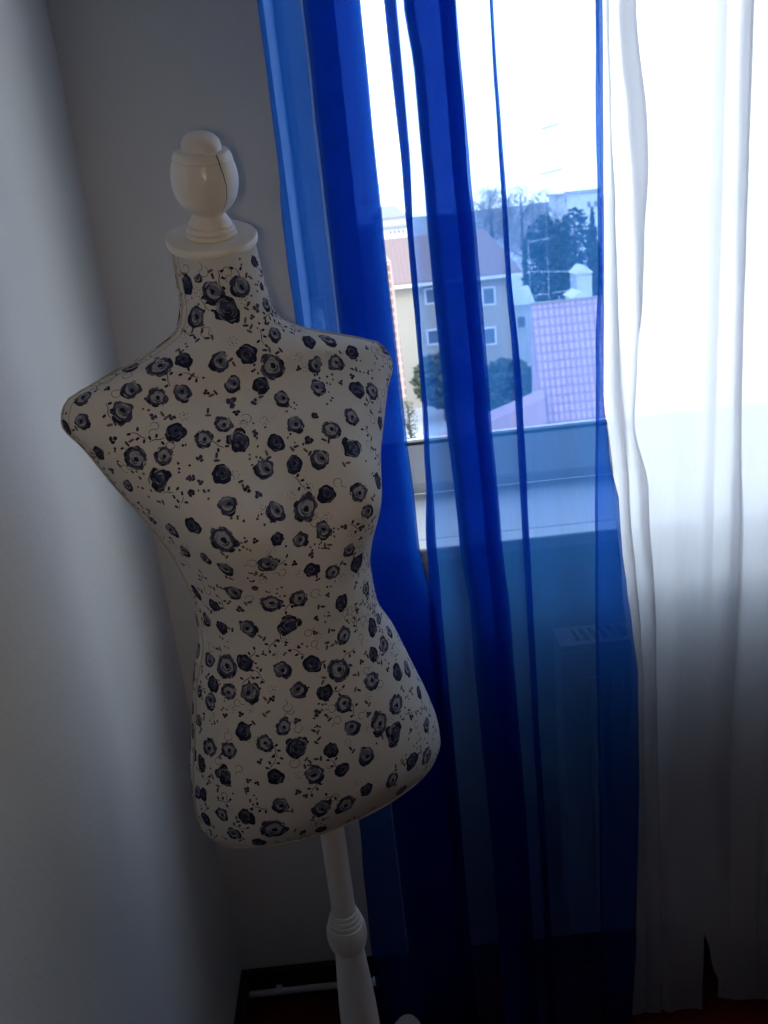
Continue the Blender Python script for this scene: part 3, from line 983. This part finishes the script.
# ------------------------------------------------------------------ outside, seen through the window
GZ = -12.0
SNOW = mat('fresh_snow', (0.62, 0.63, 0.66), 0.9, 0.1, 0.12, 0.15)
PLASTER = mat('beige_plaster', (0.33, 0.30, 0.26), 0.9, 0.1, 0.05, 0.6)
PLASTERW = mat('pale_plaster', (0.55, 0.56, 0.58), 0.9, 0.1, 0.05, 0.6)
CONCRETE = mat('light_concrete', (0.42, 0.42, 0.44), 0.9, 0.1, 0.05, 0.4)
WINDARK = mat('dark_window', (0.10, 0.12, 0.16), 0.2, 0.5, 0.1, 1.0)
WINFR = mat('white_window_frame', (0.6, 0.6, 0.6), 0.5, 0.3, 0.05, 2.0)
ROOFR = tiles('brown_red_roof', (0.21, 0.145, 0.14), (0.225, 0.155, 0.15), (0.18, 0.125, 0.12), 0.30, 0.36, 0.03)
ROOFP = tiles('pink_tile_roof', (0.52, 0.36, 0.42), (0.56, 0.39, 0.44), (0.26, 0.16, 0.26), 0.19, 0.295, 0.03)
ROOFT = tiles('red_tile_roof', (0.16, 0.07, 0.055), (0.2, 0.10, 0.08), (0.3, 0.24, 0.22), 0.4, 0.2, 0.03)
GREYROOF = mat('grey_roof', (0.25, 0.25, 0.26), 0.9, 0.1, 0.08, 0.5)
BARK = mat('bark', (0.09, 0.07, 0.055), 0.95, 0.1, 0.3, 3.0)
EVERG = mat('evergreen_needles', (0.035, 0.06, 0.045), 0.95, 0.1, 0.4, 2.5)
BUSHM = mat('dull_leaves', (0.06, 0.075, 0.055), 0.95, 0.1, 0.4, 2.5)
TWIG = mat('bare_twigs', (0.20, 0.18, 0.165), 0.95, 0.1, 0.3, 2.0)
METALP = mat('pale_metal', (0.6, 0.6, 0.62), 0.5, 0.3, 0.05, 2.0)
BOARD = mat('white_board', (0.62, 0.63, 0.64), 0.7, 0.2, 0.03, 2.0)
BOARDTXT = mat('grey_lettering', (0.22, 0.24, 0.28), 0.8, 0.1, 0.05, 2.0)

mb = MB(); mb.box((-160, 1.72, GZ - 0.5), (200, 900, GZ))
struct(mb.build('ground', mat('winter_field', (0.42, 0.43, 0.45), 0.95, 0.1, 0.3, 0.02)))


def uv_quads(o, su, sv):
    """UVs in metres: u along the ridge, v up the slope"""
    me = o.data
    ul = me.uv_layers.new(name='UVMap')
    for p in me.polygons:
        n = p.normal
        hz = Vector((-n.y, n.x, 0))
        hz = hz.normalized() if hz.length > 1e-4 else Vector((1, 0, 0))
        vv = n.cross(hz)
        for li in p.loop_indices:
            c = me.vertices[me.loops[li].vertex_index].co
            ul.data[li].uv = (c.dot(hz) * su, c.dot(vv) * sv)


def wbox(name, parent, x0, x1, z0, z1, y, d=0.12):
    """a window on a wall facing us: reveal frame as part, dark glass as sub-part"""
    f = MB()
    t = min(0.12, (x1 - x0) * .14)
    f.box((x0, y - d, z0), (x0 + t, y, z1))
    f.box((x1 - t, y - d, z0), (x1, y, z1))
    f.box((x0 + t, y - d, z0), (x1 - t, y, z0 + t))
    f.box((x0 + t, y - d, z1 - t), (x1 - t, y, z1))
    fo_ = f.build('window', WINFR, parent)
    p = MB(); p.box((x0 + t, y - d * .5, z0 + t), (x1 - t, y - 0.005, z1 - t))
    p.build('window_glass', WINDARK, fo_)


# wooded hillside behind the town and a patch of snow before the houses
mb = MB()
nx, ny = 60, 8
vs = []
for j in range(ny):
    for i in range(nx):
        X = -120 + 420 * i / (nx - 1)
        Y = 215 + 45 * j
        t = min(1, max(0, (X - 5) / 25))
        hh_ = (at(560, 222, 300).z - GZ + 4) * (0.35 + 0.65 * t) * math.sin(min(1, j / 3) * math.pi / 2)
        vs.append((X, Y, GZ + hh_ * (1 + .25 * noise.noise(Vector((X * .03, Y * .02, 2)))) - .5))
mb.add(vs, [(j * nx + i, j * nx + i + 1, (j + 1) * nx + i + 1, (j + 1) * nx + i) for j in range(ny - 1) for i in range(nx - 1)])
struct(mb.build('hill', mat('haze_tinted_hillside', (0.24, 0.25, 0.28), 0.95, 0.05, 0.5, 0.25), smooth=True))  # pale grey-blue: distance haze painted into the colour of the woods
c = at(428, 425, 50)
mb = MB()
ring = []
for k in range(40):
    a = 2 * math.pi * k / 40
    r = 1 + .18 * noise.noise(Vector((math.cos(a) * 2, math.sin(a) * 2, 4)))
    ring.append((c.x + 3.2 * r * math.cos(a) - .6, 45.5 + 7 * r * math.sin(a)))
vs = [(x_, y_, GZ + .001) for x_, y_ in ring] + [(c.x - .6 + (x_ - c.x + .6) * .9, 45.5 + (y_ - 45.5) * .9, GZ + .18) for x_, y_ in ring] + [(c.x - .6, 45.5, GZ + .22)]
fs = [(k, (k + 1) % 40, 40 + (k + 1) % 40, 40 + k) for k in range(40)] + [(40 + k, 40 + (k + 1) % 40, 80) for k in range(40)]
mb.add(vs, fs)
o = mb.build('snow_patch', SNOW, smooth=True)
o['label'], o['category'], o['kind'] = 'white patch of snow on the ground in front of the beige house', 'snow', 'stuff'

# beige house with the brown-red hipped roof
YA = 60.0
a0, a1 = at(396, 284, YA), at(510, 273, YA)
ez = 0.5 * (a0.z + a1.z)
x0, x1 = a0.x - 4.5, a1.x
house = empty('house', ((x0 + x1) / 2, YA + 4, GZ), 'beige two storey house with brown red roof seen through the folds of blue voile', 'house')
mb = MB(); mb.box((x0, YA, GZ), (x1, YA + 9, ez))
mb.build('wall', PLASTER, house)
rz = at(490, 228, YA + 4.5).z
ov = 0.7
mb = MB()
v = [(x0 - ov, YA - ov, ez - .15), (x1 + ov, YA - ov, ez - .15), (x1 + ov, YA + 9 + ov, ez - .15), (x0 - ov, YA + 9 + ov, ez - .15),
     (x0 - ov, YA - ov, ez + .1), (x1 + ov, YA - ov, ez + .1), (x1 + ov, YA + 9 + ov, ez + .1), (x0 - ov, YA + 9 + ov, ez + .1),
     (x0 + 2.2, YA + 4.5, rz), (x1 - 0.9, YA + 4.5, rz)]
mb.add(v, [(0, 3, 2, 1), (0, 1, 5, 4), (1, 2, 6, 5), (2, 3, 7, 6), (3, 0, 4, 7), (4, 5, 9, 8), (5, 6, 9), (6, 7, 8, 9), (7, 4, 8)])
uv_quads(mb.build('roof', ROOFR, house), 1, 1)
mb = MB(); mb.box((x0 - ov, YA - ov - .12, ez - .22), (x1 + ov, YA - ov, ez - .02))
mb.build('gutter', METALP, house)
for px, py, w_, h_ in ((488.5, 296, .95, 1.25), (489.5, 336, .95, 1.25), (433.5, 337, .95, 1.1), (431.5, 296, .95, 1.1), (461, 300, .95, 1.2), (461, 340, .95, 1.2)):
    c = at(px, py, YA)
    wbox('window', house, c.x - w_ / 2, c.x + w_ / 2, c.z - h_ / 2, c.z + h_ / 2, YA)
cx = x0 + 3.2
mb = MB(); mb.box((cx, YA + 4.8, rz - 1.2), (cx + .7, YA + 5.5, rz + .9))
mb.build('chimney', PLASTER, house)

# pale wing to the right of it
YB2 = 66.0
b0, b1 = at(508, 306, YB2), at(531, 303, YB2)
wing = empty('outbuilding', ((b0.x + b1.x) / 2, YB2 + 2, GZ), 'pale low outbuilding between the beige house and the pink tiled roof', 'building')
mb = MB(); mb.box((b0.x, YB2, GZ), (b1.x, YB2 + 5, b0.z))
mb.build('wall', PLASTERW, wing)
mb = MB()
xa, xb, za = b0.x - .3, b1.x + .3, b0.z
mb.add([(xa, YB2 - .3, za), (xb, YB2 - .3, za), (xb, YB2 + 5.3, za), (xa, YB2 + 5.3, za), (xa, YB2 + 2.5, za + 1.1), (xb, YB2 + 2.5, za + 1.1)],
       [(0, 3, 2, 1), (0, 1, 5, 4), (2, 3, 4, 5), (1, 2, 5), (3, 0, 4)])
mb.build('roof', SNOW, wing)
c = at(521, 322, YB2)
wbox('window', wing, c.x - .4, c.x + .4, c.z - .5, c.z + .5, YB2)

# near house with the steep pink tiled roof
YP = 30.0
p0, p1 = at(531, 305, YP), at(597, 297, YP)
zt = 0.5 * (p0.z + p1.z)
pb = at(534, 440, YP - 1.5)
xr = p1.x + 5
pink = empty('tiled_house', ((p0.x + xr) / 2, YP + 3, GZ), 'near house with steep pink tiled roof whose rows show through the blue voile', 'house')
ye, zeav = YP - 1.7, zt - 5.2
mb = MB(); mb.box((p0.x + 1.2, ye + .25, GZ), (xr - .2, YP + 5, zeav))
mb.build('wall', PLASTERW, pink)
mb = MB()
xl = p0.x
mb.add([(xl - .1, ye, zeav), (xr, ye, zeav), (xr + 2, YP + 5.5, zeav), (xl + .9, YP + 5.5, zeav), (xl, YP, zt), (xr, YP, zt)],
       [(0, 3, 2, 1), (0, 1, 5, 4), (1, 2, 5), (2, 3, 4, 5), (3, 0, 4)])
uv_quads(mb.build('roof', ROOFP, pink), 1, 1)
mb = MB(); mb.box((xl - .02, YP - .05, zt - .03), (xr + .05, YP + .09, zt + .05))
mb.build('ridge_cap', ROOFT, pink)
q0, q1 = at(488, 416, YP - 2), at(533, 399, YP - 2)
mb = MB()
mb.add([(q0.x - 3, YP - 2, q0.z - 1.2), (q1.x + .4, YP - 2, q1.z), (q1.x + .4, YP - 2, q1.z - 4), (q0.x - 3, YP - 2, q1.z - 4),
        (q0.x - 3, YP - 1.5, q0.z - 1.0), (q1.x + .4, YP - 1.5, q1.z + .2), (q1.x + .4, YP - 1.5, q1.z - 4), (q0.x - 3, YP - 1.5, q1.z - 4)],
       [(0, 1, 2, 3), (7, 6, 5, 4), (0, 4, 5, 1), (1, 5, 6, 2), (2, 6, 7, 3), (3, 7, 4, 0)])
mb.build('side_roof', mat('pink_metal_roof', (0.45, 0.30, 0.36), .8, .1, .06, 1.0), pink)

# red tiled roof at the left
YT = 22.0
t0, t1 = at(391, 262, YT), at(405, 397, YT - .6)
near = empty('gabled_house', (t0.x - 2, YT + 2, GZ), 'red tiled roof edge visible just right of the left blue fold', 'house')
xl, xr2 = t0.x - 4.5, t0.x
zt2, zb2 = t0.z, t1.z
mb = MB()
mb.add([(xl, YT - .7, zb2), (xr2 + .05, YT - .7, zb2), (xr2 + .05, YT + 5, zb2), (xl, YT + 5, zb2), (xl, YT, zt2), (xr2, YT, zt2), (xr2, YT + 4.3, zt2), (xl, YT + 4.3, zt2)],
       [(0, 3, 2, 1), (0, 1, 5, 4), (1, 2, 6, 5), (2, 3, 7, 6), (3, 0, 4, 7), (4, 5, 6, 7)])
uv_quads(mb.build('roof', ROOFT, near), 1, 1)
mb = MB(); mb.box((xl + .3, YT - .4, GZ), (xr2 - .3, YT + 4.6, zb2))
mb.build('wall', PLASTERW, near)

# far flats and boards on the skyline
far = empty('apartment_block', (*at(397, 232, 150).xy, GZ), 'far white flat roofed block with a row of small windows above the beige house', 'building')
f0, f1 = at(381, 239, 150), at(408, 227, 150)
mb = MB(); mb.box((f0.x, 150, GZ), (f1.x, 160, f1.z))
mb.build('wall', BOARD, far)
mb = MB(); mb.box((f0.x - .4, 149.6, f1.z), (f1.x + .4, 160.4, f1.z + .4))
mb.build('roof', GREYROOF, far)
for k in range(4):
    c = at(390.5 + 4.2 * k, 232.6 - .45 * k, 150)
    wbox('window', far, c.x - .22, c.x + .22, c.z - .3, c.z + .3, 150)
hill = empty('roofed_house', (*at(395, 216, 190).xy, GZ), 'grey roofed house on the skyline behind the white flat roofed block', 'house')
h0, h1 = at(374, 229, 190), at(406, 216, 190)
mb = MB(); mb.box((h0.x, 190, GZ), (h1.x, 200, h1.z))
mb.build('wall', CONCRETE, hill)
mb = MB()
ht = at(392, 205, 195).z
mb.add([(h0.x - .6, 189.4, h1.z), (h1.x + .6, 189.4, h1.z), (h1.x + .6, 200.6, h1.z), (h0.x - .6, 200.6, h1.z), (h0.x + 2, 195, ht), (h1.x - 2, 195, ht)],
       [(0, 3, 2, 1), (0, 1, 5, 4), (1, 2, 5), (2, 3, 4, 5), (3, 0, 4)])
mb.build('roof', GREYROOF, hill)


def board(name, x0, y0, x1, y1, Y, label, text):
    a, b = at(x0, y1, Y), at(x1, y0, Y)
    z1, z0 = 0.5 * (at(x0, y0, Y).z + b.z), 0.5 * (a.z + at(x1, y1, Y).z)
    r = empty(name, ((a.x + b.x) / 2, Y + 4, GZ), label, 'building')
    m = MB(); m.box((a.x, Y, GZ), (b.x, Y + 8, z1))
    m.build('wall', BOARD, r)
    m = MB(); m.box((a.x - .3, Y - .3, z1), (b.x + .3, Y + 8.3, z1 + .35))
    m.build('roof_slab', CONCRETE, r)
    if text:
        m = MB()
        zz = z1 - (z1 - z0) * .45
        n = 7
        for k in range(n):
            xx = a.x + (b.x - a.x) * (.2 + .6 * k / n)
            m.box((xx, Y - .05, zz - .22), (xx + (b.x - a.x) * .06, Y, zz + .22))
        m.build('window_strip', BOARDTXT, r)
    else:
        for k in range(2):
            xx = a.x + (b.x - a.x) * (.28 + .36 * k)
            wbox('window', r, xx, xx + .6, z1 - 1.9, z1 - 1.1, Y)


board('office_block', 561, 195, 581, 206, 130, 'white flat block with a grey strip of windows on the skyline beside the evergreen', True)
board('white_house', 581.5, 192, 600, 216, 120, 'white house on the skyline above the dark evergreen near the white curtain', False)
# two white garden sheds among the trees
for (sx0, sx1, st, sb, lab) in ((577, 592, 265, 281, 'small white gabled shed between the dark trees, the upper one'), (573, 589, 291, 303, 'small white gabled shed just above the pink tiled roof')):
    Y = 62 if st < 280 else 52
    a, b = at(sx0, sb, Y), at(sx1, sb, Y)
    zt_, zb_ = at((sx0 + sx1) / 2, st, Y).z, a.z
    r = empty('garden_shed', ((a.x + b.x) / 2, Y + 1, GZ), lab, 'shed')
    mid = (a.x + b.x) / 2
    zz = zb_ + (zt_ - zb_) * .45
    m = MB(); m.box((a.x, Y, GZ), (b.x, Y + 2, zz))
    m.build('wall', PLASTERW, r)
    m = MB()
    m.add([(a.x - .1, Y - .2, zz), (b.x + .1, Y - .2, zz), (mid, Y - .2, zt_), (a.x - .1, Y + 2.2, zz), (b.x + .1, Y + 2.2, zz), (mid, Y + 2.2, zt_)],
          [(0, 1, 2), (3, 5, 4), (0, 2, 5, 3), (1, 4, 5, 2), (0, 3, 4, 1)])
    m.build('roof', BOARD, r)

# aerial over the pink roof
an = at(549, 300, YP + .02)
aer = empty('tv_aerial', (an.x, YP + .02, zt + .052), 'thin tv aerial with two slanting booms above the pink tiled roof', 'aerial')
mb = MB()
top = at(548, 118, YP + .02)
mb.tube([(an.x, YP + .02, zt + .052), (an.x, YP + .02, top.z)], 0.0035, 8)
mb.build('mast', METALP, aer)
for (u0, v0, u1, v1) in ((542, 128.8, 558, 124.2), (539, 175, 562, 169)):
    A, B = at(u0, v0, YP + .02), at(u1, v1, YP + .02)
    mb = MB(); mb.tube([A, B], 0.016, 6)
    bo = mb.build('boom', GREYROOF, aer)

# pale metal frame in the yard
fr = empty('metal_frame', (*at(550, 290, 46).xy, GZ), 'pale metal frame of thin posts and rails in front of the dark trees', 'fence')
for (u, vt) in ((528, 240), (548, 270), (576, 268)):
    b = at(u, 310, 46); t = at(u, vt, 46)
    mb = MB(); mb.tube([(t.x, 46, GZ), (t.x, 46, t.z)], 0.009, 6)
    mb.build('post', METALP, fr)
for (u0, v0, u1, v1) in ((529, 271.5, 568, 271.5), (529, 242, 551, 238), (527, 296, 548, 294), (552, 293, 570, 290)):
    mb = MB(); mb.tube([at(u0, v0, 46), at(u1, v1, 46)], 0.013, 6)
    mb.build('rail', METALP, fr)


# trees
def tree(name, label, cat, px, py_top, py_bot, wpx, Y, leafm, kind, seed, group=None, n=900):
    r = random.Random(seed)
    t, b = at(px, py_top, Y), at(px, py_bot, Y)
    wd = wpx * (Y / FPX) * 1.02 / 2
    zt_, zb_ = t.z, max(b.z, GZ + .2)
    root = empty(name, (t.x, Y, GZ), label, cat, group)
    m = MB()
    hgt = zt_ - GZ
    m.tube([(t.x, Y, GZ), (t.x + .1, Y, GZ + hgt * .4), (t.x, Y + .05, GZ + hgt * .75), (t.x, Y, zt_ - hgt * .05)], [max(.1, hgt * .022), hgt * .016, hgt * .01, .03], 8)
    for k in range(9):
        z = zb_ + (zt_ - zb_) * r.uniform(0, .7)
        a = r.uniform(0, 6.28)
        l = wd * r.uniform(.5, .9)
        m.tube([(t.x, Y, z), (t.x + l * .5 * math.cos(a), Y + l * .5 * math.sin(a), z + l * .3), (t.x + l * math.cos(a), Y + l * math.sin(a), z + l * .7)], [.07, .05, .02], 6)
    m.build('trunk', BARK, root)
    m = MB()
    zc = (zt_ + zb_) / 2
    hh = (zt_ - zb_) / 2
    for k in range(n):
        if kind == 'cone':
            f = r.random() ** .75
            z = zt_ - f * 2 * hh
            rad_ = wd * f * (0.75 + .25 * math.sin(f * 40)) * math.sqrt(r.random())
            a = r.uniform(0, 6.28)
            c = Vector((t.x + rad_ * math.cos(a), Y + rad_ * math.sin(a), z))
        else:
            while True:
                q = Vector((r.uniform(-1, 1), r.uniform(-1, 1), r.uniform(-1, 1)))
                if q.length < 1 and noise.noise(q * 2.2 + Vector((seed, 0, 0))) > -.18:
                    break
            c = Vector((t.x + q.x * wd, Y + q.y * wd, zc + q.z * hh))
        s = (wd if kind != 'cone' else wd * .7) * r.uniform(.07, .14)
        d1 = Vector((r.uniform(-1, 1), r.uniform(-1, 1), r.uniform(-.6, .6))).normalized()
        d2 = d1.cross(Vector((r.uniform(-1, 1), r.uniform(-1, 1), r.uniform(-1, 1)))).normalized()
        if kind == 'bare':
            c2 = c + d1 * s * 2.2 + Vector((0, 0, s * 1.2))
            m.add([c - d2 * .03, c + d2 * .03, c2], [(0, 1, 2)])
        else:
            m.add([c - d1 * s, c - d2 * s * .6, c + d1 * s, c + d2 * s * .6], [(0, 1, 2, 3)])
    m.build('crown', leafm, root)


tree('bare_tree', 'bare brownish tree behind the ridge of the beige house, left of the thin fold', 'tree', 489, 188, 245, 44, 100, TWIG, 'bare', 3, n=2600)
tree('bare_tree', 'bare bluish tree crown just right of the thin blue fold', 'tree', 520, 186, 270, 46, 95, TWIG, 'bare', 4, n=2600)
tree('bare_tree', 'tall bare tree standing behind the pale metal frame', 'tree', 546, 190, 275, 44, 109, TWIG, 'bare', 9, n=2400)
tree('evergreen_tree', 'dark evergreen close to the right edge of the blue curtain below the white house', 'tree', 592, 207, 325, 46, 68, EVERG, 'cone', 5, n=2600)
tree('leafy_tree', 'dark rounded tree behind the pale metal frame', 'tree', 546, 214, 312, 52, 86, EVERG, 'round', 6, n=2600)
tree('leafy_tree', 'dark bushy tree behind the upper white garden shed', 'tree', 574, 208, 312, 46, 77, EVERG, 'round', 16, n=2200)
tree('shrub', 'dark shrub at the foot of the beige house beside the pink roof', 'shrub', 506, 358, 416, 62, 48, BUSHM, 'round', 7, n=2600)
tree('shrub', 'dull green shrub in front of the beige house by the wide blue fold', 'shrub', 440, 352, 408, 60, 55.5, BUSHM, 'round', 8, n=2600)
tree('shrub', 'dark shrub below the red tiled roof edge at the left fold', 'shrub', 407, 398, 446, 18, 36, BUSHM, 'round', 12, n=600)
